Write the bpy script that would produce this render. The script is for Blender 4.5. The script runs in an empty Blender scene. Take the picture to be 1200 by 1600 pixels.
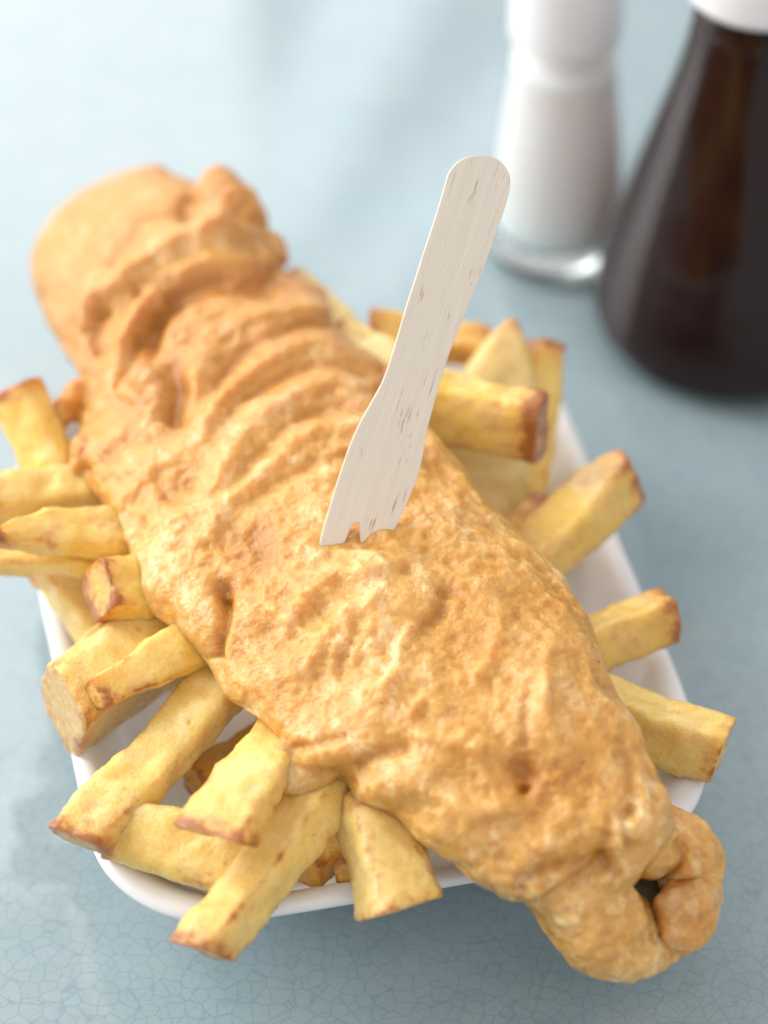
import bpy, bmesh, math
import numpy as np
from math import radians, cos, sin, pi
from mathutils import Vector, Matrix

scene = bpy.context.scene
scene.render.resolution_x = 768
scene.render.resolution_y = 1024

# ------------------------------------------------------------------ camera
PITCH = radians(42.0)
FPX = 4600.0                      # focal length in photo pixels (1200 wide)
DIST = 0.65
FW = np.array([0, cos(PITCH), -sin(PITCH)])
UP = np.array([0, sin(PITCH), cos(PITCH)])
RT = np.array([1.0, 0, 0])
CAM = np.array([0, 0, .03]) - DIST * FW
cam_data = bpy.data.cameras.new('camera')
cam = bpy.data.objects.new('camera', cam_data)
scene.collection.objects.link(cam)
cam.location = CAM
cam.rotation_euler = (pi / 2 - PITCH, 0, 0)
cam_data.sensor_fit = 'HORIZONTAL'
cam_data.sensor_width = 36
cam_data.lens = 36 * FPX / 1200
cam_data.clip_start = .01
cam_data.clip_end = 20
cam_data.dof.use_dof = True
cam_data.dof.focus_distance = .578
cam_data.dof.aperture_fstop = 8.2
scene.camera = cam

# ------------------------------------------------------------------ light
scene.view_settings.view_transform = 'Standard'
scene.view_settings.look = 'None'
scene.view_settings.gamma = 1
scene.view_settings.exposure = 0.06
world = bpy.data.worlds.new('World')
scene.world = world
world.use_nodes = True
bgn = world.node_tree.nodes['Background']
bgn.inputs['Color'].default_value = (1.0, .985, .99, 1)
bgn.inputs['Strength'].default_value = .70


def area(name, loc, target, sx, sy, power, color, roll=0.0):
    ld = bpy.data.lights.new(name, 'AREA')
    ld.shape = 'RECTANGLE'
    ld.size = sx
    ld.size_y = sy
    ld.energy = power
    ld.color = color
    o = bpy.data.objects.new(name, ld)
    scene.collection.objects.link(o)
    o.location = loc
    q = (Vector(target) - Vector(loc)).to_track_quat('-Z', 'Y')
    o.rotation_mode = 'QUATERNION'
    o.rotation_quaternion = q @ Matrix.Rotation(roll, 3, 'Z').to_quaternion()
    return o


area('window_light', (-.72, 1.60, 1.22), (-.72, 0, 1.22), 1.22, 1.45, 20, (1.0, .985, .96))
area('side_key_light', (-1.5, .45, 1.0), (0, 0, .10), .95, 1.6, 40, (1.0, .985, .96))  # added key from the left, placed clear of the table reflection; no known window
area('window_strip_light', (-.045, 1.60, .93), (-.045, 0, .93), .085, .34, .30, (.86, .95, 1.0), radians(-22))
area('window_strip_light', (.045, 1.60, 1.05), (.045, 0, 1.05), .075, .36, .24, (.86, .95, 1.0), radians(-34))
area('front_fill_light', (.5, -1.3, 1.9), (0, 0, .03), 1.2, 1.0, 7, (1.0, .97, .95))  # weak fill added in front for highlights on the fish, no known lamp

scene.cycles.use_denoising = True
scene.cycles.max_bounces = 10

# ------------------------------------------------------------------ maths helpers


def P(px, py, z):
    """Point at height z (metres) seen at photo position px, py."""
    d = FW + (px - 600) / FPX * RT - (py - 800) / FPX * UP
    t = (z - CAM[2]) / d[2]
    return CAM + d * t


def proj(p):
    q = p - CAM
    dz = q @ FW
    return 600 + FPX * (q @ RT) / dz, 800 - FPX * (q @ UP) / dz, dz


def _hash(ix, iy, iz, seed):
    h = (ix * 374761393 + iy * 668265263 + iz * 2147483647 + seed * 974634777) & 0xffffffff
    h = ((h ^ (h >> 13)) * 1274126177) & 0xffffffff
    h = ((h ^ (h >> 16)) * 2246822519) & 0xffffffff
    return ((h ^ (h >> 15)) & 0xffffff) / float(0xffffff) * 2 - 1


def noise(p, scale, seed=0):
    """Smooth value noise, about -1..1, on an (n,3) array; scale in metres per cell."""
    q = p / scale
    i = np.floor(q).astype(np.int64)
    f = q - i
    f = f * f * f * (f * (f * 6 - 15) + 10)
    r = np.zeros(len(p))
    for a in (0, 1):
        wx = f[:, 0] if a else 1 - f[:, 0]
        for b in (0, 1):
            wy = f[:, 1] if b else 1 - f[:, 1]
            for c in (0, 1):
                wz = f[:, 2] if c else 1 - f[:, 2]
                r += wx * wy * wz * _hash(i[:, 0] + a, i[:, 1] + b, i[:, 2] + c, seed)
    return r


def fbm(p, scale, seed=0, octs=3, gain=.5):
    r = np.zeros(len(p))
    a = 1.0
    for k in range(octs):
        r += a * noise(p + 13.7 * k * scale, scale / 2 ** k, seed + k)
        a *= gain
    return r


def sstep(a, b, x):
    t = np.clip((x - a) / (b - a), 0, 1)
    return t * t * (3 - 2 * t)


def catmull(pts, n):
    """Resample rows of pts (any dims) smoothly to n rows."""
    pts = np.asarray(pts, float)
    m = len(pts)
    t = np.linspace(0, m - 1, n)
    i = np.clip(np.floor(t).astype(int), 0, m - 2)
    f = (t - i)[:, None]
    p0 = pts[np.clip(i - 1, 0, m - 1)]
    p1 = pts[i]
    p2 = pts[i + 1]
    p3 = pts[np.clip(i + 2, 0, m - 1)]
    return .5 * (2 * p1 + (p2 - p0) * f + (2 * p0 - 5 * p1 + 4 * p2 - p3) * f ** 2 + (3 * p1 - p0 - 3 * p2 + p3) * f ** 3)


def make_obj(name, verts, faces, mat, parent=None, smooth=True, attrs=None, origin=None):
    verts = np.asarray(verts, float)
    if origin is not None:
        verts = verts - np.asarray(origin, float)
    me = bpy.data.meshes.new(name)
    me.from_pydata(verts.tolist(), [], [list(map(int, f)) for f in faces])
    me.validate()
    if smooth:
        me.polygons.foreach_set('use_smooth', [True] * len(me.polygons))
    if attrs:
        for k, v in attrs.items():
            a = me.attributes.new(k, 'FLOAT', 'POINT')
            a.data.foreach_set('value', np.asarray(v, np.float32))
    me.materials.append(mat)
    me.update()
    o = bpy.data.objects.new(name, me)
    scene.collection.objects.link(o)
    if origin is not None:
        o.location = origin
    if parent is not None:
        o.parent = parent
        o.location = (0, 0, 0) if origin is None else Vector(origin) - parent.location
    return o


def tag(o, label=None, category=None, group=None, kind=None):
    for k, v in (('label', label), ('category', category), ('group', group), ('kind', kind)):
        if v:
            o[k] = v
    return o


def empty(name, loc):
    o = bpy.data.objects.new(name, None)
    scene.collection.objects.link(o)
    o.location = loc
    o.empty_display_size = .02
    return o


def grid_faces(nu, nv, closed=True):
    i, j = np.meshgrid(np.arange(nu - 1), np.arange(nv if closed else nv - 1), indexing='ij')
    a = i * nv + j
    b = i * nv + (j + 1) % nv
    return np.stack([a, b, b + nv, a + nv], -1).reshape(-1, 4)


# ------------------------------------------------------------------ materials
class NT:
    def __init__(self, name):
        self.m = bpy.data.materials.new(name)
        self.m.use_nodes = True
        self.t = self.m.node_tree
        self.b = self.t.nodes['Principled BSDF']

    def n(self, typ, **kw):
        nd = self.t.nodes.new(typ)
        for k, v in kw.items():
            if k.startswith('_'):
                setattr(nd, k[1:], v)
            else:
                key = k.replace('__', ' ')
                if key.isdigit():
                    key = int(key)
                self.put(nd.inputs[key], v)
        return nd

    def put(self, sock, v):
        if isinstance(v, bpy.types.NodeSocket):
            self.t.links.new(v, sock)
        elif isinstance(v, bpy.types.Node):
            self.t.links.new(v.outputs[0], sock)
        else:
            sock.default_value = v

    def set(self, **kw):
        for k, v in kw.items():
            self.put(self.b.inputs[k.replace('__', ' ')], v)

    def math(self, op, a, b=0.0, clamp=False):
        nd = self.t.nodes.new('ShaderNodeMath')
        nd.operation = op
        nd.use_clamp = clamp
        self.put(nd.inputs[0], a)
        self.put(nd.inputs[1], b)
        return nd.outputs[0]

    def mix(self, fac, a, b, mode='MIX'):
        nd = self.t.nodes.new('ShaderNodeMix')
        nd.data_type = 'RGBA'
        nd.blend_type = mode
        self.put(nd.inputs[0], fac)
        self.put(nd.inputs[6], a)
        self.put(nd.inputs[7], b)
        return nd.outputs[2]

    def ramp(self, fac, stops, interp='LINEAR'):
        nd = self.t.nodes.new('ShaderNodeValToRGB')
        nd.color_ramp.interpolation = interp
        e = nd.color_ramp.elements
        while len(e) < len(stops):
            e.new(.5)
        for el, (p, c) in zip(e, stops):
            el.position = p
            el.color = (c, c, c, 1) if not hasattr(c, '__len__') else (*c, 1)
        self.put(nd.inputs[0], fac)
        return nd.outputs[0]

    def noise(self, vec, scale, detail=3, rough=.5, dist=0.0):
        nd = self.n('ShaderNodeTexNoise', Vector=vec, Scale=scale, Detail=detail, Roughness=rough, Distortion=dist)
        return nd.outputs[0]

    def attr(self, name):
        nd = self.t.nodes.new('ShaderNodeAttribute')
        nd.attribute_name = name
        return nd.outputs['Fac']

    def coord(self, which='Object'):
        return self.t.nodes.new('ShaderNodeTexCoord').outputs[which]

    def mapping(self, vec, scale=(1, 1, 1), rot=(0, 0, 0), loc=(0, 0, 0)):
        nd = self.t.nodes.new('ShaderNodeMapping')
        self.put(nd.inputs[0], vec)
        nd.inputs['Scale'].default_value = scale
        nd.inputs['Rotation'].default_value = rot
        nd.inputs['Location'].default_value = loc
        return nd.outputs[0]

    def bump(self, height, dist, strength=1.0, normal=None):
        nd = self.t.nodes.new('ShaderNodeBump')
        self.put(nd.inputs['Height'], height)
        nd.inputs['Distance'].default_value = dist
        nd.inputs['Strength'].default_value = strength
        if normal is not None:
            self.put(nd.inputs['Normal'], normal)
        return nd.outputs[0]


def mat_table():
    m = NT('crackle_glaze')
    co = m.coord('Object')
    warp = m.n('ShaderNodeTexNoise', Vector=co, Scale=60.0, Detail=1.0)
    wv = m.n('ShaderNodeVectorMath', _operation='SCALE', Scale=.0022)
    m.put(wv.inputs[0], warp.outputs['Color'])
    av = m.n('ShaderNodeVectorMath', _operation='ADD')
    m.put(av.inputs[0], co)
    m.put(av.inputs[1], wv.outputs[0])
    lines = []
    for sc, w in ((285.0, .026), (440.0, .022)):
        v = m.n('ShaderNodeTexVoronoi', _feature='DISTANCE_TO_EDGE', Vector=av.outputs[0], Scale=sc, Randomness=1.0)
        lines.append(m.ramp(v.outputs[0], [(0, 1.0), (w, .6), (w * 2.6, 0.0)]))
    brk = m.ramp(m.noise(co, 110.0, 2), [(.42, 0), (.58, 1)])
    crack = m.math('ADD', m.math('MULTIPLY', lines[0], .8), m.math('MULTIPLY', m.math('MULTIPLY', lines[1], brk), .75), True)
    big = m.noise(co, 14.0, 4, .6)
    mid = m.noise(co, 75.0, 3, .6)
    base = m.mix(m.ramp(big, [(.35, 0), (.65, 1)]), (.262, .355, .382, 1), (.302, .386, .422, 1))
    base = m.mix(m.math('MULTIPLY', m.ramp(mid, [(.35, 0), (.7, 1)]), .45), base, (.34, .425, .44, 1))
    cell = m.n('ShaderNodeTexVoronoi', Vector=av.outputs[0], Scale=285.0)
    base = m.mix(m.math('MULTIPLY', m.ramp(cell.outputs['Color'], [(0, 0), (1, 1)]), .16), base, (.42, .51, .545, 1))
    warm = m.ramp(m.noise(co, 22.0, 3, .6), [(.58, 0), (.72, .35)])
    base = m.mix(warm, base, (.42, .44, .42, 1))
    base = m.mix(m.math('MULTIPLY', crack, .42), base, (.12, .20, .25, 1))
    b2 = m.bump(m.noise(co, 60.0, 2), .00008, .5)
    m.set(Base__Color=base, Roughness=.55, Normal=b2)
    m.b.inputs['Specular IOR Level'].default_value = .3
    m.b.inputs['Coat Weight'].default_value = .9
    m.b.inputs['Coat Roughness'].default_value = .065
    m.put(m.b.inputs['Coat Normal'], b2)
    return m.m


def mat_foam():
    m = NT('white_foam')
    co = m.coord('Object')
    v = m.n('ShaderNodeTexVoronoi', _feature='SMOOTH_F1', Vector=co, Scale=520.0)
    h = m.math('ADD', m.math('MULTIPLY', v.outputs[0], .5), m.noise(co, 160.0, 2))
    c = m.mix(m.noise(co, 60.0, 2), (.86, .845, .85, 1), (.89, .885, .89, 1))
    m.set(Base__Color=c, Roughness=.42, Normal=m.bump(h, .0001, .5), Subsurface__Weight=.25, Subsurface__Scale=.006)
    m.b.inputs['Subsurface Radius'].default_value = (1, .95, .95)
    return m.m


def mat_batter():
    m = NT('fried_batter')
    co = m.coord('Object')
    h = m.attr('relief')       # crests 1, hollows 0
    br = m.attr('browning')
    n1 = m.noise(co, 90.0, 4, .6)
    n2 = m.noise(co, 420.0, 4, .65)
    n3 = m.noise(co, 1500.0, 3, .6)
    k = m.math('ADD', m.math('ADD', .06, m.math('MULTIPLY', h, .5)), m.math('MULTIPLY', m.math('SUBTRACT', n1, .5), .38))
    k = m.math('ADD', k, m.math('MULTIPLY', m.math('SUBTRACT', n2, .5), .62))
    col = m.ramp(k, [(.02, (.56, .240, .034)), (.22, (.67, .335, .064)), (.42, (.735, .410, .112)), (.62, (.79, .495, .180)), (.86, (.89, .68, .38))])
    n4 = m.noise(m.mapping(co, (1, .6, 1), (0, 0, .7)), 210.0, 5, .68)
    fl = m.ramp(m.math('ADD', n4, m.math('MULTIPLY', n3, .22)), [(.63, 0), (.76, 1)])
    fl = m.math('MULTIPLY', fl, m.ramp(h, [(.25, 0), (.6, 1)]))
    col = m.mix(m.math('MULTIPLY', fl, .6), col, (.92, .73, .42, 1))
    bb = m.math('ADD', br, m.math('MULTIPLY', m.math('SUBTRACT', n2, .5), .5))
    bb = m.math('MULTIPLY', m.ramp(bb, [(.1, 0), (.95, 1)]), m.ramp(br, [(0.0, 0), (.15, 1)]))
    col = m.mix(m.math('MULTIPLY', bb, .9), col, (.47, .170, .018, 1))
    red = m.ramp(m.noise(m.mapping(co, loc=(3, 2, 1)), 60.0, 3, .6), [(.69, 0), (.76, .3)])
    col = m.mix(red, col, (.60, .20, .07, 1))
    dots = m.n('ShaderNodeTexVoronoi', Vector=co, Scale=170.0)
    dk = m.ramp(dots.outputs['Distance'], [(.035, .8), (.06, 0)])
    col = m.mix(dk, col, (.22, .10, .03, 1))
    rough = m.ramp(n2, [(.3, .24), (.7, .42)])
    bub = m.n('ShaderNodeTexVoronoi', _feature='SMOOTH_F1', Vector=co, Scale=900.0)
    hh = m.math('ADD', m.math('MULTIPLY', n2, 1.25), m.math('MULTIPLY', n3, .75))
    hh = m.math('ADD', hh, m.math('MULTIPLY', bub.outputs[0], -.4))
    m.set(Base__Color=col, Roughness=rough, Normal=m.bump(hh, .0009, .40), Subsurface__Weight=.75, Subsurface__Scale=.006, IOR=1.45)
    m.b.inputs['Subsurface Radius'].default_value = (1.0, .45, .15)
    m.b.inputs['Coat Weight'].default_value = .3
    m.b.inputs['Coat Roughness'].default_value = .15
    m.put(m.b.inputs['Coat Normal'], m.bump(hh, .0010, .5))
    return m.m


def mat_chip():
    m = NT('fried_potato')
    co = m.coord('Object')
    e = m.attr('edge')
    tone = m.attr('tone')
    pale = m.attr('pale')
    oi = m.n('ShaderNodeObjectInfo')
    off = m.n('ShaderNodeVectorMath', _operation='SCALE', Scale=7.0)
    m.put(off.inputs[0], oi.outputs['Location'])
    vv = m.n('ShaderNodeVectorMath', _operation='ADD')
    m.put(vv.inputs[0], co)
    m.put(vv.inputs[1], off.outputs[0])
    vec = vv.outputs[0]
    n1 = m.noise(vec, 120.0, 4, .6)
    n2 = m.noise(vec, 420.0, 4, .6)
    n3 = m.noise(vec, 1400.0, 3, .6)
    basec = m.ramp(m.math('ADD', m.math('MULTIPLY', n1, .7), m.math('MULTIPLY', n2, .3)),
                   [(.35, (.79, .49, .080)), (.5, (.87, .61, .165)), (.66, (.92, .74, .33))])
    basec = m.mix(pale, basec, (.88, .72, .37, 1))
    k = m.math('MULTIPLY', e, m.math('ADD', .25, m.math('MULTIPLY', n2, 1.5)))
    k = m.math('ADD', k, m.math('MULTIPLY', m.math('SUBTRACT', n1, .5), .95))
    k = m.math('ADD', k, m.math('MULTIPLY', m.math('SUBTRACT', n2, .5), .6))
    k = m.math('ADD', k, tone)
    f1 = m.ramp(k, [(.12, 0), (.36, .7), (.62, 1)])
    col = m.mix(m.math('MULTIPLY', f1, .85), basec, (.66, .29, .05, 1))
    f2 = m.ramp(k, [(.40, 0), (.72, 1)])
    col = m.mix(m.math('MULTIPLY', f2, .85), col, (.33, .095, .02, 1))
    spot = m.ramp(m.noise(vec, 230.0, 3, .55), [(.66, 0), (.74, .7)])
    col = m.mix(spot, col, (.60, .27, .05, 1))
    hh = m.math('ADD', m.math('MULTIPLY', n2, 1.0), m.math('MULTIPLY', n3, .5))
    m.set(Base__Color=col, Roughness=m.ramp(n2, [(.3, .22), (.7, .42)]), Normal=m.bump(hh, .0010, .5), Coat__Weight=.3, Coat__Roughness=.2,
          Subsurface__Weight=.55, Subsurface__Scale=.005, IOR=1.45)
    m.b.inputs['Subsurface Radius'].default_value = (1.0, .6, .15)
    return m.m


def mat_wood():
    m = NT('pale_birch')
    co = m.coord('Object')       # grain along local Y
    g1 = m.noise(m.mapping(co, (2600, 55, 2600)), 1.0, 4, .6)
    g2 = m.noise(m.mapping(co, (700, 22, 700)), 1.0, 3, .5)
    c = m.mix(m.ramp(g1, [(.3, 0), (.7, 1)]), (.74, .645, .525, 1), (.82, .735, .62, 1))
    c = m.mix(m.math('MULTIPLY', m.ramp(g2, [(.35, 0), (.7, 1)]), .5), c, (.84, .76, .655, 1))
    fleck = m.noise(m.mapping(co, (1500, 130, 1500), loc=(4, 9, 0)), 1.0, 3, .6)
    zone = m.noise(m.mapping(co, (90, 45, 90), loc=(1, 2, 0)), 1.0, 2, .5)
    fk = m.math('MULTIPLY', m.ramp(fleck, [(.61, 0), (.68, 1)]), m.ramp(zone, [(.46, 0), (.58, 1)]))
    c = m.mix(m.math('MULTIPLY', fk, .8), c, (.36, .19, .085, 1))
    m.set(Base__Color=c, Roughness=.6, Normal=m.bump(g1, .00012, .6))
    return m.m


def simple(name, color, rough=.4, **kw):
    m = NT(name)
    n = m.noise(m.coord('Object'), kw.pop('scale', 60.0), 3)
    c2 = tuple(min(1, c * 1.12) for c in color[:3]) + (1,)
    m.set(Base__Color=m.mix(n, color, c2), Roughness=rough)
    for k, v in kw.items():
        m.b.inputs[k.replace('__', ' ')].default_value = v
    return m.m


MT = mat_table()
MF = mat_foam()
MB = mat_batter()
MC = mat_chip()
MW = mat_wood()


def mat_glass():
    m = NT('clear_glass')
    lw = m.n('ShaderNodeLayerWeight', Blend=.5)
    fr = m.math('ADD', m.math('MULTIPLY', m.math('POWER', lw.outputs['Facing'], 4.0), .40), .030)
    tr = m.n('ShaderNodeBsdfTransparent', Color=(.93, .955, .95, 1))
    gl = m.n('ShaderNodeBsdfGlossy', Color=(1, 1, 1, 1), Roughness=.03)
    mx = m.n('ShaderNodeMixShader')
    m.put(mx.inputs[0], fr)
    m.put(mx.inputs[1], tr)
    m.put(mx.inputs[2], gl)
    m.t.links.new(mx.outputs[0], m.t.nodes['Material Output'].inputs['Surface'])
    return m.m


MGLASS = mat_glass()
MBASE = simple('thick_glass', (.95, .98, .97, 1), .04, Transmission__Weight=1.0, IOR=1.45)
MCAP = simple('white_plastic', (.84, .83, .84, 1), .28)
MVIN = simple('malt_vinegar', (.020, .006, .005, 1), .05, IOR=1.34, Specular__IOR__Level=.05)
MSKIN = simple('fish_skin', (.16, .14, .07, 1), .35, scale=300.0)


def mat_salt():
    m = NT('table_salt')
    co = m.coord('Object')
    v = m.n('ShaderNodeTexVoronoi', Vector=co, Scale=1800.0)
    m.set(Subsurface__Weight=.6, Subsurface__Scale=.02, Base__Color=m.mix(v.outputs['Distance'], (.88, .87, .87, 1), (.94, .93, .93, 1)), Roughness=.7,
          Normal=m.bump(v.outputs['Distance'], .0004, .8))
    return m.m


MSALT = mat_salt()

# ------------------------------------------------------------------ the table
TABLE_Z = 0.0
v = []
N = 9
for i in range(N):
    for j in range(N):
        v.append((-1.6 + 3.2 * i / (N - 1), -1.2 + 3.4 * j / (N - 1), 0.0))
tab = make_obj('tabletop', v, grid_faces(N, N, False), MT)
tag(tab, 'pale blue glazed tabletop with fine dark crackle lines', kind='structure')


# ------------------------------------------------------------------ the foam tray
ROT = radians(12.6)
U = np.array([cos(ROT), sin(ROT), 0])
V = np.array([-sin(ROT), cos(ROT), 0])
u0, u1, v0, v1 = -.0775, .0492, -.1064, .058
TC = U * (u0 + u1) / 2 + V * (v0 + v1) / 2


def rrect(hx, hy, r, n=24):
    r = min(r, hx, hy)
    out = []
    for cx, cy, a0 in ((hx - r, hy - r, 0), (-hx + r, hy - r, pi / 2), (-hx + r, -hy + r, pi), (hx - r, -hy + r, 3 * pi / 2)):
        for k in range(n):
            a = a0 + pi / 2 * k / (n - 1)
            out.append((cx + r * cos(a), cy + r * sin(a)))
    # add points along the straight runs
    res = []
    m = len(out)
    for i in range(m):
        a, b = np.array(out[i]), np.array(out[(i + 1) % m])
        res.append(a)
        if np.linalg.norm(b - a) > .01:
            for k in range(1, 20):
                res.append(a + (b - a) * k / 20)
    return np.array(res)


hx, hy = (u1 - u0) / 2, (v1 - v0) / 2
prof = []   # inset, height, corner radius
for ins, z, r in ((.046, .0000, .010), (.0330, .0000, .012), (.0312, .0006, .013), (.0302, .0018, .014),
                  (.0230, .0090, .018), (.0140, .0175, .022), (.0070, .0236, .025), (.0022, .0256, .027), (.0002, .0266, .0275),
                  (.0000, .0275, .0280), (.0005, .0284, .0280), (.0015, .0289, .0275), (.0030, .0289, .0270),
                  (.0042, .0284, .0265), (.0056, .0272, .026), (.0095, .0222, .024), (.0160, .0140, .021), (.0225, .0078, .018),
                  (.0250, .0060, .016), (.0275, .0050, .015), (.031, .0046, .013), (.040, .0045, .009), (.052, .0045, .005)):
    ring = rrect(hx - ins, hy - ins, r)
    prof.append(np.column_stack([ring, np.full(len(ring), z)]))
nr = len(prof[0])
tv = np.concatenate(prof)
w = fbm(tv, .03, 5, 2)
tv[:, 0] += w * .0003
tv[:, 1] += fbm(tv, .03, 9, 2) * .0003
wv3 = tv[:, :1] * U + tv[:, 1:2] * V + np.array([0, 0, .0004]) + tv[:, 2:] * np.array([0, 0, 1.0])
tf = [list(f) for f in grid_faces(len(prof), nr)]
tf.append(list(range(nr))[::-1])
tf.append([(len(prof) - 1) * nr + k for k in range(nr)])
tray = make_obj('foam_tray', wv3 + TC, tf, MF, origin=TC)
tag(tray, 'white polystyrene takeaway tray with rounded corners under the fish and chips', 'tray')


# ------------------------------------------------------------------ chips
CHIP_GROUP = 'thick cut chips heaped in and over the foam tray'


def chip(label, a, b, w, h, roll=0, wa=1.0, wb=1.0, ha=1.0, hb=1.0, wedge=0.0, bend=0.0, side=0.0,
         skx=0.0, sky=0.0, seed=1, tone=0.0, pale=0.0, sharp=3.2, endbrown=.35, edgebrown=.30, tip=1.0, tipl=8.0):
    """a, b: (px, py, z_top_mm) of the middle of the upper face at either end; w, h in mm."""
    w, h, bend, side = w / 1000, h / 1000, bend / 1000, side / 1000
    A = P(a[0], a[1], a[2] / 1000.)
    B = P(b[0], b[1], b[2] / 1000.)
    d = B - A
    L = np.linalg.norm(d)
    d /= L
    n = np.array([0, 0, 1.0])
    n = n - d * (n @ d)
    n /= np.linalg.norm(n)
    s = np.cross(d, n)          # to the side
    c, sn = cos(radians(roll)), sin(radians(roll))
    nn = n * c + s * sn
    ss = s * c - n * sn
    A = A - nn * h / 2
    B = B - nn * h / 2
    nl, npz = max(24, int(L / .0011)), 56
    th = np.linspace(0, 2 * pi, npz, endpoint=False)
    # superellipse ring
    cx, cy = np.cos(th), np.sin(th)
    # spread the samples evenly along the square outline
    q = 2.0 / sharp
    X = np.sign(cx) * np.abs(cx) ** q
    Y = np.sign(cy) * np.abs(cy) ** q
    ring = np.column_stack([X, Y])
    dense = np.concatenate([ring, ring[:1]])
    seg = np.linalg.norm(np.diff(dense, axis=0), axis=1)
    cum = np.concatenate([[0], np.cumsum(seg)])
    tt = np.linspace(0, cum[-1], npz, endpoint=False)
    ring = np.column_stack([np.interp(tt, cum, dense[:, 0]), np.interp(tt, cum, dense[:, 1])])
    # rows: cap A rings, body, cap B rings
    rows = []
    capn = 9
    er = .0016
    for k in range(capn):
        f = k / (capn - 1)
        rows.append((0.0, f * .93 + .02, 0))
    for k in range(4):
        a_ = (k + 1) / 4 * pi / 2
        rows.append((er * (1 - cos(a_)), .95 + .05 * sin(a_), 0))
    for k in range(1, nl):
        rows.append((er + (L - 2 * er) * k / nl, 1.0, 1))
    for k in range(4):
        a_ = (3 - k) / 4 * pi / 2
        rows.append((L - er * (1 - cos(a_)) if a_ > 0 else L, .95 + .05 * sin(a_), 0))
    for k in range(capn):
        f = 1 - k / (capn - 1)
        rows.append((L, f * .93 + .02, 0))
    rows = np.array(rows)
    S = rows[:, 0][:, None].repeat(npz, 1)
    K = rows[:, 1][:, None].repeat(npz, 1)
    x = ring[None, :, 0] * K
    y = ring[None, :, 1] * K
    t = S / L
    wf = (wa * (1 - t) + wb * t)
    hf = (ha * (1 - t) + hb * t)
    wf = wf * (1 - (1 - tip) * np.exp(-S / (tipl / 1000)))
    wf = wf * (1 - wedge * (1 - (y + 1) / 2))
    # slightly sunken faces, proud edges
    ex, ey = np.abs(ring[None, :, 0]), np.abs(ring[None, :, 1])
    xx = x * wf * w / 2
    yy = y * hf * h / 2
    sink = .0005
    xx = xx - np.sign(x) * sink * (1 - y ** 2) * (np.abs(x) ** 4)
    yy = yy - np.sign(y) * sink * (1 - x ** 2) * (np.abs(y) ** 4)
    Sx = S + np.exp(-S / .02) * (skx * xx + sky * yy) + (1 - np.abs(x) ** 2) * 0
    bow = 4 * t * (1 - t)
    pos = (A[None, None] + d * Sx[..., None] + ss * (xx + side * bow)[..., None] + nn * (yy + bend * bow)[..., None])
    pos = pos.reshape(-1, 3)
    rad = (ss * xx[..., None] + nn * yy[..., None]).reshape(-1, 3)
    rad = rad + (d * ((t - .5) * 2 * (np.abs(t - .5) > .49))[..., None] * .003).reshape(-1, 3)
    rn = rad / np.maximum(np.linalg.norm(rad, axis=1), 1e-6)[:, None]
    sp = pos + seed * 3.1
    disp = .00075 * fbm(sp, .013, seed, 2) + .00040 * fbm(sp, .0040, seed + 5, 3, .6)
    disp = disp - .0005 * np.clip(noise(sp, .006, seed + 8) - .3, 0, 1)
    wob = np.stack([fbm(sp, .022, seed + 11 + k, 1) for k in range(3)], 1) * .0013
    wob += (nn * (noise(sp * 0 + A + d * S.reshape(-1)[:, None], .03, seed + 40))[:, None]) * .0016
    pos = pos + rn * disp[:, None] + wob
    # browning mask from the shape itself: long edges and cut ends fry darker
    corner = (np.minimum(ex, ey) ** 5).repeat(len(rows), 0).reshape(-1)
    endd = np.minimum(S, L - S).reshape(-1)
    body = (K.reshape(-1) > .97)
    cap_rim = np.where(endd < .0001, sstep(.55, 1.0, K.reshape(-1)), 0)
    brk_ = np.clip(.75 + 1.1 * fbm(sp, .008, seed + 31, 2), .05, 1.7)
    edge = 2.0 * brk_ * edgebrown * corner * body + 1.5 * endbrown * np.exp(-endd / .0022) * np.where(endd < .0001, .35 + .65 * cap_rim, 1.0)
    edge = edge + .12 * np.exp(-endd / .010)
    org = (A + B) / 2
    fc = [list(f) for f in grid_faces(len(rows), npz)]
    fc.append(list(range(npz))[::-1])
    fc.append([(len(rows) - 1) * npz + k for k in range(npz)])
    o = make_obj('potato_chip', pos, fc, MC, origin=org,
                 attrs={'edge': edge, 'tone': np.full(len(pos), tone), 'pale': np.full(len(pos), pale)})
    tag(o, label, 'chip', CHIP_GROUP)
    return o


# left side, from the far end of the tray to the near end
chip('upright golden chip leaning out at the far left with a brown tip', (48, 592, 62), (150, 770, 46), 11, 11, roll=-40, seed=3, tone=.02, endbrown=.5, ha=1.15)
chip('blurred pale chip jutting off the left side above the pointed chip', (-35, 762, 56), (230, 735, 50), 10, 10, roll=12, seed=5, pale=.25)
chip('chip with a sharp point on the left, brown outline, lying on another chip', (2, 822, 64), (225, 812, 56), 14, 9, roll=18, tip=.1, tipl=11, ha=.6, seed=7, tone=.10, side=-1.5)
chip('thin chip directly under the sharply pointed chip at the left edge', (-30, 850, 52), (210, 868, 47), 8, 6, roll=15, seed=9, tone=-.02)
chip('stubby chip with a dark brown edge beside the left flank of the fish', (165, 905, 60), (310, 890, 52), 14, 12, roll=28, seed=12, tone=.06, endbrown=.4)
chip('pale chip slanting down over the bare left rim of the tray', (75, 862, 42), (205, 1010, 34), 9, 8, roll=-10, seed=14, pale=.35, tone=.02)
chip('widest blocky chip at left with pale top and blunt brown end', (128, 1062, 51), (352, 900, 47), 18, 27, roll=24, sky=-.3, seed=16, pale=.25, skx=-.35, wa=.95, edgebrown=.35, endbrown=.22)
chip('short wedge chip with orange tip resting on the blocky left chip', (172, 1065, 56), (374, 965, 53), 13, 16, roll=30, wa=.55, ha=.4, wb=1.1, wedge=.3, seed=18, tone=.06, edgebrown=.45)
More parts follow.
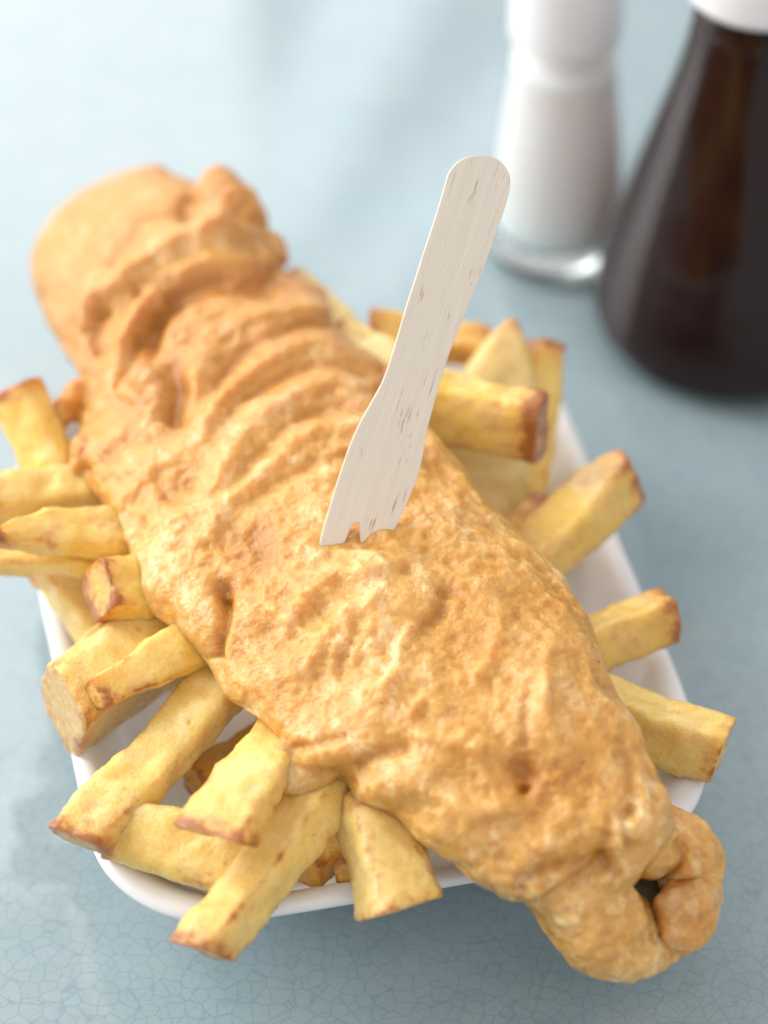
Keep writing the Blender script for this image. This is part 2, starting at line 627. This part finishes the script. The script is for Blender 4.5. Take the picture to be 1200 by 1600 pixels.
chip('long straight pale chip reaching the lower left corner of the tray', (118, 1284, 45), (400, 990, 47), 12.5, 10, roll=4, sky=-.4, seed=21, pale=.15, skx=.2, endbrown=.55)
chip('curved wedge chip lying inside the lower left tray corner', (158, 1292, 41), (430, 1354, 41), 17, 19, roll=32, wa=.85, ha=.85, wedge=.4, bend=-1.5, seed=23, pale=.1)
chip('broad chip with crusty speckled end on top of the near left chips', (335, 1280, 55), (445, 1105, 52), 15.5, 8.5, roll=-10, wa=1.05, wb=.68, sky=-1.0, seed=25, tone=.10, pale=.1, skx=-.2, endbrown=.45, ha=.8)
chip('long chip hanging over the near rim with brown streaks on its face', (298, 1444, 44), (515, 1180, 48), 11.5, 10.5, roll=-18, sky=-.6, seed=27, pale=.2, skx=.0, endbrown=.5, edgebrown=.5)
chip('small dark rounded chip tucked between the two near rim chips', (540, 1335, 36), (565, 1200, 36), 8, 9, roll=0, wedge=.3, seed=29, tone=.12, side=1.5, sharp=3)
chip('thick split chip with wide yellow face hanging over the near rim', (640, 1384, 43), (590, 1212, 48), 17.5, 14, roll=14, wb=.72, sky=-.5, seed=31, pale=.35, skx=.22, tone=-.04, endbrown=.3)
chip('shaded chip low in the tray right of the brown streaked chip', (482, 1328, 32), (590, 1240, 26), 9, 7, seed=33)
chip('hidden brownish chip deep in the gap beside the crusty chip', (300, 1195, 26), (450, 1110, 26), 9, 9, seed=35, tone=.1)
# right side, from the near end to the far end
chip('lowest right chip with blunt square end poking past the tray corner', (1142, 1128, 43), (880, 1025, 45), 11, 15, roll=14, seed=37, pale=.1, tone=-.05, skx=.1, endbrown=.3)
chip('short chip with rounded end and brown top edge over right rim', (1045, 925, 44), (840, 985, 44), 11.5, 11, roll=20, seed=39, sharp=4, tone=.13, wa=.85)
chip('long blurry chip pointing up right across the middle of right rim', (976, 700, 52), (755, 885, 46), 15, 12, roll=24, tip=.5, seed=41, tone=.15, skx=-.35, endbrown=.45)
chip('reddish brown chip end in shade below the long right chip', (850, 768, 36), (770, 870, 30), 9, 8, seed=43, tone=.3)
chip('thick chip with dark scorched end lying beside the wooden fork', (856, 612, 68), (610, 560, 68), 13, 17, roll=14, seed=45, tone=.07, endbrown=.85, edgebrown=.45)
chip('pale pointed chip standing tall behind the scorched chip', (795, 490, 60), (735, 850, 24), 24, 12, roll=-14, tip=.12, tipl=12, seed=47, pale=.45, tone=-.06)
chip('rightmost upright chip with brown tip at the far right corner', (862, 528, 54), (812, 850, 22), 9.5, 12, roll=-18, seed=49, tone=.08, endbrown=.5)
chip('slim pale chip glimpsed under the scorched chip by the fish', (736, 600, 40), (712, 800, 26), 7, 8, seed=51, pale=.5, tone=-.06)
chip('golden brown chip lying across behind the wooden fork', (583, 492, 56), (770, 515, 52), 10, 9, roll=10, seed=53, tone=.18, sharp=3.5)
chip('pale chip with pinkish edge between fish and the wooden fork', (520, 500, 62), (665, 580, 60), 10, 9, roll=10, seed=55, pale=.5, tone=.02)
chip('tiny visible pale chip end behind the fish near its head', (452, 420, 58), (560, 520, 52), 9, 9, seed=57, pale=.6)


# ------------------------------------------------------------------ battered fish
pairs = [  # left point, right point, mid height (mm), half thickness (mm)
    ((186, 268), (236, 258), 60, 3),
    ((120, 302), (268, 270), 59, 12),
    ((78, 340), (315, 292), 58, 17),
    ((53, 385), (362, 330), 57, 20),
    ((50, 430), (405, 365), 56, 21),
    ((68, 490), (432, 398), 56, 21),
    ((100, 548), (450, 428), 56, 20),
    ((128, 600), (508, 453), 56, 20),
    ((120, 665), (524, 496), 56, 20),
    ((112, 715), (556, 536), 56, 20),
    ((138, 765), (592, 562), 56, 20),
    ((172, 812), (622, 610), 56, 20),
    ((205, 862), (655, 652), 56, 20),
    ((225, 922), (688, 692), 56, 20),
    ((255, 968), (725, 735), 55, 20),
    ((300, 1012), (758, 778), 55, 20),
    ((332, 1040), (795, 815), 54, 20),
    ((355, 1085), (835, 855), 54, 20),
    ((392, 1110), (868, 888), 53, 20),
    ((440, 1165), (900, 928), 53, 19),
    ((470, 1200), (925, 970), 52, 19),
    ((530, 1215), (940, 1015), 52, 18),
    ((560, 1252), (955, 1060), 51, 18),
    ((612, 1272), (980, 1105), 50, 17),
    ((655, 1312), (1003, 1140), 49, 16),
    ((705, 1345), (1020, 1180), 47, 15),
    ((755, 1382), (1038, 1222), 45, 14),
    ((805, 1408), (1050, 1262), 43, 13),
    ((838, 1398), (1050, 1300), 40, 12),
    ((860, 1420), (1010, 1345), 38, 10),
    ((885, 1440), (985, 1380), 36, 5),
]
arr = np.array([[a[0], a[1], b[0], b[1], z, t] for a, b, z, t in pairs], float)
st = catmull(arr, 420)
NTH = 300
th = np.linspace(0, 2 * pi, NTH, endpoint=False)
rowsv = []
for Lx, Ly, Rx, Ry, z, b in st:
    Lp = P(Lx, Ly, (z - 6) / 1000)
    Rp = P(Rx, Ry, (z + 5) / 1000)
    c = (Lp + Rp) / 2
    half = (Rp - Lp) / 2
    vd = CAM - c
    vd /= np.linalg.norm(vd)
    b = b / 1000
    ct, sn = np.cos(th), np.sin(th)
    X = np.sign(ct) * np.abs(ct) ** .86
    Y = np.sign(sn) * np.abs(sn) ** .80
    Y = np.where(Y < 0, Y * .55, Y)
    rowsv.append(c + X[:, None] * half + (Y * b)[:, None] * vd)
bv = np.concatenate(rowsv)
bf = [list(f) for f in grid_faces(len(st), NTH)]
bf.append(list(range(NTH))[::-1])
bf.append([(len(st) - 1) * NTH + k for k in range(NTH)])

bm = bmesh.new()
vs = [bm.verts.new(p) for p in bv]
for f in bf:
    try:
        bm.faces.new([vs[k] for k in f])
    except ValueError:
        pass


def blob(px, py, z, r, squash=(1, 1, 1)):
    c = P(px, py, z / 1000)
    dep = (c - CAM) @ FW
    rr = r * dep / FPX
    M = Matrix.Translation(Vector(c)) @ Matrix.Diagonal((rr * squash[0], rr * squash[1], rr * squash[2], 1))
    bmesh.ops.create_icosphere(bm, subdivisions=4, radius=1, matrix=M)


def chain(pts, n=10):
    for row in catmull(pts, n):
        blob(*row)


# tail lobes
chain([(850, 1345, 42, 58), (890, 1390, 38, 72), (925, 1430, 34, 76), (940, 1452, 32, 74)], 9)       # big near lobe
chain([(945, 1452, 30, 74), (966, 1478, 29, 54), (994, 1492, 28, 36), (1026, 1490, 28, 20)], 7)
chain([(975, 1296, 42, 56), (1005, 1312, 41, 54), (1014, 1320, 40, 46)], 5)     # folded lip
chain([(1010, 1290, 38, 46), (1050, 1308, 37, 46), (1080, 1332, 36, 46), (1094, 1346, 34, 40), (1099, 1352, 34, 33)], 10)
chain([(1070, 1350, 35, 38), (1092, 1365, 33, 26)], 4)
chain([(1082, 1402, 31, 34), (1074, 1428, 31, 46), (1066, 1450, 31, 38)], 6)     # curled end
chain([(1094, 1378, 32, 28), (1092, 1400, 31, 32), (1078, 1388, 29, 24)], 5)
chain([(1060, 1462, 28, 32), (1034, 1480, 27, 30), (1010, 1490, 27, 32)], 6)
# head crest and bumps
chain([(345, 292, 66, 34), (352, 318, 66, 50), (362, 350, 64, 58)], 5)
blob(244, 280, 62, 24)
# rolled frill across the head
chain([(410, 395, 60, 40), (340, 385, 63, 44), (260, 400, 62, 44), (190, 450, 58, 44), (145, 510, 52, 40)], 14)
chain([(225, 520, 60, 44), (190, 575, 56, 40)], 5)
chain([(225, 610, 63, 36), (240, 640, 62, 34)], 4)
# side frills on the left flank
chain([(120, 610, 55, 22), (92, 652, 53, 24), (80, 688, 50, 18)], 7)
chain([(135, 700, 56, 24), (128, 725, 54, 20)], 4)
chain([(300, 985, 52, 30), (312, 1000, 50, 22)], 3)
# small batter skirt where the fish meets the near chips
chain([(445, 1180, 50, 22), (448, 1205, 48, 22), (480, 1212, 48, 22), (515, 1208, 48, 20)], 9)
me = bpy.data.meshes.new('tmp')
bm.to_mesh(me)
bm.free()
tmp = bpy.data.objects.new('tmp', me)
scene.collection.objects.link(tmp)
md = tmp.modifiers.new('r', 'REMESH')
md.mode = 'VOXEL'
md.voxel_size = .00048
md.use_smooth_shade = True
sm = tmp.modifiers.new('s', 'SMOOTH')
sm.factor = .5
sm.iterations = 16
dg = bpy.context.evaluated_depsgraph_get()
ev = bpy.data.meshes.new_from_object(tmp.evaluated_get(dg))
bpy.data.objects.remove(tmp)
nv = len(ev.vertices)
co = np.empty(nv * 3)
ev.vertices.foreach_get('co', co)
co = co.reshape(-1, 3)
no = np.empty(nv * 3)
ev.vertices.foreach_get('normal', no)
no = no.reshape(-1, 3)
px, py, dep = proj(co)
view = CAM - co
view /= np.linalg.norm(view, axis=1)[:, None]
facing = np.clip((no * view).sum(1), 0, 1)
vis = sstep(0.0, .45, facing)

# organic wobble for the fold lines
qx = px + 9 * fbm(co, .014, 71, 2)
qy = py + 9 * fbm(co, .014, 72, 2)


def poly_dist(pts, ax=None, ay=None):
    """signed distance (px) to a polyline, + to the right of travel."""
    pts = catmull(pts, max(8, len(pts) * 5))
    X = qx if ax is None else ax
    Y = qy if ay is None else ay
    best = np.full(len(X), 1e9)
    sg = np.ones(len(X))
    tt = np.zeros(len(X))
    m = len(pts) - 1
    for k in range(m):
        a, b = pts[k], pts[k + 1]
        dx, dy = b - a
        l2 = dx * dx + dy * dy + 1e-9
        t = np.clip(((X - a[0]) * dx + (Y - a[1]) * dy) / l2, 0, 1)
        ex_, ey_ = X - a[0] - t * dx, Y - a[1] - t * dy
        dd = np.hypot(ex_, ey_)
        up_ = dd < best
        best = np.where(up_, dd, best)
        sg = np.where(up_, np.sign(dx * (Y - a[1]) - dy * (X - a[0])), sg)
        tt = np.where(up_, (k + t) / m, tt)
    return best, sg, tt


disp = np.zeros(nv)


def fold(pts, amp, wl, wr, taper=.12):
    """ridge (amp>0) or groove (amp<0), mm; wl / wr = half width in px left / right of travel."""
    d_, s_, t_ = poly_dist(pts)
    w_ = np.where(s_ > 0, wr, wl)
    e_ = np.clip(np.minimum(t_, 1 - t_) / taper, .25, 1)
    global disp
    disp += amp / 1000 * np.exp(-(d_ / w_) ** 2) * e_


def pit(x, y, r, amp):
    global disp
    disp += amp / 1000 * np.exp(-((qx - x) ** 2 + (qy - y) ** 2) / r ** 2)


# rolled frill across the head, the second roll and the lump beside it
fold([(436, 392), (400, 372), (345, 366), (285, 368), (240, 386), (208, 418), (172, 455), (138, 485), (118, 525)], 4.0, 17, 22)
fold([(410, 372), (370, 360), (325, 362)], 1.6, 12, 12)
fold([(300, 335), (240, 352), (200, 385), (160, 425)], -1.5, 9, 10)
fold([(262, 455), (228, 482), (198, 522), (176, 570), (166, 612)], 3.2, 15, 15)
fold([(212, 570), (230, 602), (250, 632), (236, 660)], 2.2, 18, 20)
fold([(400, 410), (330, 405), (270, 420)], 1.2, 10, 10)
# groove beneath the frill, then the sweeping folds of the flank
fold([(440, 440), (400, 438), (345, 436), (300, 452), (262, 478), (238, 520), (222, 560)], -3.6, 16, 20)
fold([(262, 560), (278, 610), (276, 670)], -2.4, 20, 18)
fold([(212, 520), (196, 560), (188, 600)], -2.2, 10, 10)
fold([(180, 470), (150, 510), (140, 560)], -1.6, 9, 12)
fold([(525, 482), (455, 480), (390, 492), (335, 530), (305, 580), (296, 640)], 1.9, 13, 20)
fold([(540, 515), (470, 512), (400, 530), (350, 570), (325, 620)], -1.4, 10, 10)
fold([(560, 545), (480, 545), (415, 562), (362, 602), (330, 660), (320, 700)], 1.7, 12, 18)
fold([(590, 580), (505, 575), (440, 590), (385, 625), (350, 680)], -1.3, 9, 10)
fold([(600, 600), (520, 604), (455, 625), (400, 665), (355, 720), (322, 780)], 1.8, 12, 18)
fold([(610, 640), (540, 636), (470, 658), (410, 700), (360, 760)], -1.3, 10, 10)
fold([(600, 665), (530, 668), (455, 700), (395, 750), (345, 810), (310, 860)], 1.6, 12, 18)
fold([(560, 712), (490, 720), (430, 752), (380, 800)], -1.0, 10, 10)
fold([(540, 735), (470, 752), (410, 795), (370, 840)], 1.2, 12, 14)
fold([(300, 700), (250, 720), (205, 760), (170, 800)], 1.3, 12, 14)
fold([(300, 745), (255, 775), (215, 820)], -.9, 10, 10)
fold([(250, 690), (200, 690), (160, 720)], -1.2, 12, 12)
fold([(300, 800), (260, 840), (235, 890)], .9, 12, 14)
# belly hollow and the pinched dimple
pit(400, 860, 46, -2.2)
pit(352, 925, 19, -3.2)
fold([(352, 930), (345, 970), (334, 1010), (330, 1035)], -2.6, 9, 9, .05)
pit(312, 960, 36, 1.6)
pit(300, 900, 40, .9)
pit(548, 838, 34, -1.6)
fold([(494, 866), (530, 866), (560, 862), (590, 862), (620, 848)], 1.1, 8, 9)
fold([(640, 700), (668, 690), (690, 720), (730, 770)], .9, 14, 10)
# ridges round the middle
fold([(660, 870), (590, 880), (520, 905), (465, 950), (430, 1010)], 1.6, 14, 22)
fold([(610, 930), (560, 950), (510, 990), (480, 1040)], 1.2, 12, 14)
fold([(660, 960), (630, 1000), (615, 1050), (590, 1090)], 1.2, 12, 12)
fold([(570, 975), (540, 1020), (530, 1070)], -.9, 9, 9)
fold([(700, 905), (690, 950), (655, 985)], -1.1, 14, 14)
fold([(780, 950), (770, 1000), (740, 1040), (700, 1050)], 1.0, 14, 14)
fold([(865, 1000), (850, 1060), (862, 1110), (870, 1160)], 1.1, 9, 14)
fold([(835, 1060), (828, 1110), (826, 1160)], -1.2, 11, 11)
fold([(905, 1010), (900, 1080), (905, 1150), (930, 1210)], -1.1, 24, 24)
pit(822, 1195, 24, -3.0)
pit(822, 1222, 9, -2.6)
fold([(800, 1250), (745, 1265), (700, 1240), (655, 1230)], 1.3, 14, 16)
fold([(760, 1170), (700, 1150), (640, 1150)], 1.1, 14, 16)
fold([(700, 1110), (660, 1090), (640, 1120)], 1.1, 12, 12)
fold([(640, 1160), (590, 1180), (548, 1205)], -1.3, 12, 12)
fold([(545, 1150), (500, 1165), (455, 1170)], -1.4, 9, 10)
fold([(930, 1080), (990, 1120), (1020, 1190), (1050, 1250)], .9, 16, 12)
fold([(960, 1140), (985, 1200), (1000, 1260)], -.9, 10, 12)
fold([(800, 1395), (850, 1365), (905, 1350), (960, 1340)], -2.0, 18, 16)
fold([(900, 1240), (880, 1290), (830, 1330)], .9, 18, 18)
fold([(960, 1300), (950, 1340), (975, 1370)], -1.6, 12, 12)
fold([(1000, 1255), (985, 1290), (990, 1330)], -1.2, 9, 9)
fold([(1060, 1310), (1070, 1345), (1050, 1375)], -1.4, 8, 10)
fold([(300, 300), (285, 330), (290, 350)], -1.8, 12, 12)
pit(398, 372, 9, -2.0)
pit(210, 462, 8, -1.2)
pit(345, 372, 20, 1.0)
pit(290, 380, 14, -1.2)
pit(130, 735, 12, -1.5)

mid = (disp * 1000)
# lumps, flakes and blisters everywhere, calmer on the smooth head
head = 1 - sstep(0, 70, poly_dist([(90, 330), (180, 340), (240, 320)], px, py)[0] - 55)
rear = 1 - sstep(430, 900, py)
lump = fbm(co, .016, 1, 2)
an = co @ np.array([[.8, .6, 0], [-.6, .8, 0], [0, 0, 1]]).T
an = an * np.array([1.0, .55, 1.0])      # stretched flakes
wr_ = np.stack([px * .35 + py * .94, px * .94 - py * .35, dep * 0], 1) / 7000
wr_ = wr_ * np.array([1.0, .35, 1]) + .003 * np.stack([noise(co, .02, 91), noise(co, .02, 92), dep * 0], 1)
wrk = (1 - np.abs(fbm(wr_, .0036, 95, 3, .6)) * 1.6) * rear * (1 - head)
r1 = 1 - np.abs(fbm(an, .0085, 21, 2)) * 1.6
r2 = 1 - np.abs(fbm(an, .0042, 31, 2)) * 1.6
f3 = fbm(co, .0022, 41, 3, .6)
bl = np.clip(noise(co, .0048, 51) - .25, 0, 1)
bl2 = np.clip(noise(co, .0024, 53) - .3, 0, 1)
patch = sstep(-.35, .45, fbm(co, .02, 61, 2))
calm = 1 - .8 * head
d_noise = (.0014 * lump + .00052 * (r1 - .5) * (.3 + .9 * patch) + .00042 * (r2 - .4) * (.3 + .9 * patch)
           + .00028 * f3 + .0007 * bl * patch + .0008 * bl2 * patch)
d_noise *= calm * (1 - .4 * rear)
disp = disp * (.82 + .15 * rear + .35 * noise(co, .010, 97)) + .0006 * (wrk - .5 * rear) * sstep(.45, .8, facing)
frl = np.exp(-(poly_dist([(436, 385), (400, 366), (345, 362), (285, 368), (240, 386), (208, 418), (172, 455), (138, 490)])[0] / 26) ** 2)
disp += frl * .0016 * fbm(co, .0055, 99, 2)
d_noise = d_noise * (1 + .5 * sstep(1330, 1430, py))
side_ = np.exp(-((facing - .12) / .3) ** 2)
d_noise = d_noise + side_ * (.0011 * noise(co, .009, 110) + .0007 * noise(co, .0045, 111)) * (1 - .85 * head)
tot = disp * vis + d_noise * (.45 + .55 * vis)
direction = no * .75 + view * .25
direction /= np.linalg.norm(direction, axis=1)[:, None]
co2 = co + direction * tot[:, None]

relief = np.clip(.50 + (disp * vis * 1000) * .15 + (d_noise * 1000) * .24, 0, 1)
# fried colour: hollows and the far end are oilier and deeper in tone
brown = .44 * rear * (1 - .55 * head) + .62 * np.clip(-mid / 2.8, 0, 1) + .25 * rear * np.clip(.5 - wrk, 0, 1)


def stain_and_shade(x, y, rx, ry, k):  # browned spots, plus shade painted dark along the tail crevice
    global brown
    brown += k * np.exp(-((qx - x) / rx) ** 2 - ((qy - y) / ry) ** 2)


for s_ in ((825, 1185, 28, 42, .55), (865, 1080, 14, 60, .3), (352, 925, 18, 26, .35), (660, 856, 10, 8, .5), (975, 1270, 9, 22, .5),
           (980, 1192, 10, 12, .4), (775, 990, 22, 12, .3), (1065, 1395, 40, 16, .5), (1068, 1436, 46, 44, .5), (1060, 1362, 34, 9, .5), (1075, 1372, 22, 10, .3),
           (1022, 1400, 22, 34, .6), (400, 860, 40, 30, .18), (350, 300, 50, 46, .22), (245, 268, 34, 16, .3), (430, 410, 18, 24, .3),
           (230, 640, 34, 26, .3), (280, 640, 20, 50, .3), (330, 440, 110, 14, .25), (222, 560, 20, 60, .28), (82, 690, 20, 14, .35),
           (50, 400, 14, 60, .2), (640, 1110, 8, 14, .3), (130, 700, 16, 22, .25), (1040, 1478, 24, 10, .4), (1032, 1432, 9, 34, .9), (1012, 1372, 16, 10, .5), (1010, 1405, 8, 30, .6), (1048, 1398, 20, 8, .6)):
    stain_and_shade(*s_)
brown = np.clip(brown, 0, 1)
ev.vertices.foreach_set('co', co2.ravel())
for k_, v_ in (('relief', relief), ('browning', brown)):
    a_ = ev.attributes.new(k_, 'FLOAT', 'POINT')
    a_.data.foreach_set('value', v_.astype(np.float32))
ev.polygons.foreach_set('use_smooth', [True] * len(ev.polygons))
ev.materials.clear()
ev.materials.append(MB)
ev.name = 'batter'
ev.update()
fc_ = co2.mean(0)
FB = np.array([fc_[0], fc_[1], .03])
fish = empty('battered_fish', FB)
tag(fish, 'long golden battered fish fillet lying diagonally across the chips and tray', 'fish')
batter = bpy.data.objects.new('batter', ev)
scene.collection.objects.link(batter)
ev.transform(Matrix.Translation(-Vector(FB)))
batter.parent = fish

# the grey green skin showing in the split at the tail
sv = []
sc = P(1014, 1405, .0270)
nu, nw = 26, 18
for i in range(nu):
    a = pi * i / (nu - 1)
    for j in range(nw):
        b = 2 * pi * j / nw
        sv.append([sin(a) * cos(b) * .0062, cos(a) * .0105, sin(a) * sin(b) * .0036])
sv = np.array(sv)
sv += .0009 * np.stack([fbm(sv + 2, .003, 81 + k, 2) for k in range(3)], 1)
sv = sv + sc
skin = make_obj('fish_skin', sv, grid_faces(nu, nw), MSKIN, parent=fish, origin=FB)
skin.location = (0, 0, 0)
skin['label'] = 'dark grey green fish skin showing through the split batter at the tail'


# ------------------------------------------------------------------ wooden fork
outline = [(748, 243), (722, 249), (703, 268), (694, 296), (684, 330), (668, 378), (648, 440), (632, 490), (616, 545), (600, 592),
           (583, 625), (566, 655), (549, 692), (536, 728), (524, 765), (511, 808), (500, 848), (494, 880), (508, 888), (528, 868), (541, 842),
           (549, 822), (553, 816), (561, 816), (563, 836), (564, 862), (570, 900), (584, 900), (598, 872), (612, 838), (626, 808),
           (641, 775), (654, 740), (662, 705), (668, 670), (678, 632), (690, 590), (704, 548), (722, 502), (742, 455), (760, 408),
           (776, 362), (790, 322), (797, 292), (795, 270), (782, 252), (766, 244)]
near = (np.hypot(px - 556, py - 850) < 6) & (facing > .3)
fdep = dep[near].min() if near.any() else .59
Fb = CAM + ((556 - 600) / FPX * RT - (850 - 800) / FPX * UP + FW) * (fdep + .0028)
print('fork base height', Fb[2], fdep)
Ft0 = CAM + ((750 - 600) / FPX * RT - (243 - 800) / FPX * UP + FW) * .580
yax = Ft0 - Fb
yax /= np.linalg.norm(yax)
vdir = CAM - Fb
vdir /= np.linalg.norm(vdir)
nrm = vdir + RT * .16
nrm = nrm - yax * (nrm @ yax)
nrm /= np.linalg.norm(nrm)
xax = np.cross(yax, nrm)
pts2 = []
for x_, y_ in outline:
    d = FW + (x_ - 600) / FPX * RT - (y_ - 800) / FPX * UP
    t = ((Fb - CAM) @ nrm) / (d @ nrm)
    q = CAM + d * t - Fb
    pts2.append((q @ xax, q @ yax))
k0, k1 = 16, 29     # the prongs keep their corners, the handle is smoothed
handle = np.array(pts2[k1 + 1:] + pts2[:k0], float)
pts2 = pts2[k0:k1 + 1] + [tuple(q) for q in catmull(handle, 160)]
bm = bmesh.new()
TH = .0013
fv = [bm.verts.new((a, b, 0)) for a, b in pts2]
bm.faces.new(fv)
r = bmesh.ops.extrude_face_region(bm, geom=bm.faces[:])
bmesh.ops.translate(bm, vec=(0, 0, -TH), verts=[g for g in r['geom'] if isinstance(g, bmesh.types.BMVert)])
bmesh.ops.recalc_face_normals(bm, faces=bm.faces)
ee = [e for e in bm.edges if abs(e.verts[0].co.z - e.verts[1].co.z) < 1e-7]
bmesh.ops.bevel(bm, geom=ee, offset=.00014, segments=2, affect='EDGES')
me = bpy.data.meshes.new('wooden_fork')
bm.to_mesh(me)
bm.free()
me.materials.append(MW)
fork = bpy.data.objects.new('wooden_fork', me)
scene.collection.objects.link(fork)
Mx = Matrix(((xax[0], yax[0], nrm[0], Fb[0]), (xax[1], yax[1], nrm[1], Fb[1]), (xax[2], yax[2], nrm[2], Fb[2]), (0, 0, 0, 1)))
fork.matrix_world = Mx
tag(fork, 'pale wooden chip fork stuck upright into the battered fish', 'fork')


# ------------------------------------------------------------------ condiments
def lathe(name, prof, mat, parent=None, n=96, base=(0, 0, 0)):
    prof = [(max(r, 1e-5) / 1000, z / 1000) for r, z in prof]
    a = np.linspace(0, 2 * pi, n, endpoint=False)
    vv_ = np.concatenate([np.column_stack([r * np.cos(a), r * np.sin(a), np.full(n, z)]) for r, z in prof])
    f = [list(q) for q in grid_faces(len(prof), n)]
    o = make_obj(name, vv_ + np.array(base), f, mat, parent=parent, origin=base if parent is not None else None)
    o.location = (0, 0, 0)
    bmx = bmesh.new()
    bmx.from_mesh(o.data)
    bmesh.ops.remove_doubles(bmx, verts=bmx.verts, dist=2e-5)
    bmesh.ops.recalc_face_normals(bmx, faces=bmx.faces)
    bmx.to_mesh(o.data)
    bmx.free()
    return o


def smooth_prof(pts, n):
    return [tuple(r) for r in catmull(pts, n)]


sb = P(868, 392, 0)
shaker = empty('salt_shaker', (sb[0], sb[1], .0006))
tag(shaker, 'clear glass shaker full of white salt standing behind the wooden fork', 'salt shaker')
outer = smooth_prof([(14, 0), (16.8, .6), (18.0, 4), (18.0, 10), (17.3, 22), (16.2, 36), (14.8, 48), (14.2, 55), (14.1, 60), (13.5, 64), (12.6, 70)], 60)
inner = smooth_prof([(10.8, 70), (11.6, 64), (13.6, 60), (13.9, 55), (13.9, 48), (14.9, 36), (15.9, 22), (16.6, 11), (15.2, 7.2), (0, 6.9)], 50)
lathe('bottle', [(0, .3)] + outer, MGLASS, shaker)
lathe('glass_base', [(0, .5), (15.5, .6), (16.8, 2.2), (17.2, 5), (17.0, 8.5), (15.5, 9.4), (0, 9.2)], MBASE, shaker)
salt = [(0, 9.7)] + smooth_prof([(15.6, 9.8), (16.8, 12), (16.4, 22), (15.3, 36), (13.9, 48), (13.3, 55), (13.1, 59)], 30) + [(0, 60.5)]
lathe('salt', salt, MSALT, shaker)
lathe('cap', [(0, 66)] + [(11, 66), (13.6, 66.2), (14.0, 67)] + smooth_prof([(14.0, 67), (14.0, 78), (13.6, 88), (10.5, 96), (0, 99)], 30), MCAP, shaker)

vb = P(1140, 514, 0)
VS = 1.06
bott = empty('vinegar_bottle', (vb[0], vb[1], .0006))
tag(bott, 'conical glass bottle of dark malt vinegar with white cap at the right edge', 'vinegar bottle')
outer = smooth_prof([(30, 0), (33.5, 1.0), (36.0, 5), (36.6, 11), (35.4, 19), (32.2, 31), (27.8, 46), (23.4, 61), (19.5, 75), (17.2, 86), (16.4, 94), (16.2, 104)], 80)
outer = [(r, z * VS) for r, z in outer]
lathe('bottle', [(0, .3)] + outer, MGLASS, bott)
vin = [(0, 1.8)] + smooth_prof([(28.5, 2.0), (32.5, 3.0), (34.6, 7), (34.8, 12), (33.6, 19), (30.4, 31), (26.0, 46), (21.6, 61), (17.7, 75), (15.6, 86)], 60) + [(0, 86.2)]
vin = [(r, z * VS) for r, z in vin]
lathe('vinegar', vin, MVIN, bott)
lathe('cap', [(0, 98.5)] + [(15, 98.5), (17.6, 99.0), (18.4, 100.5)] + smooth_prof([(18.4, 100.5), (18.4, 108), (17, 117), (12, 125), (0, 129)], 30), MCAP, bott)
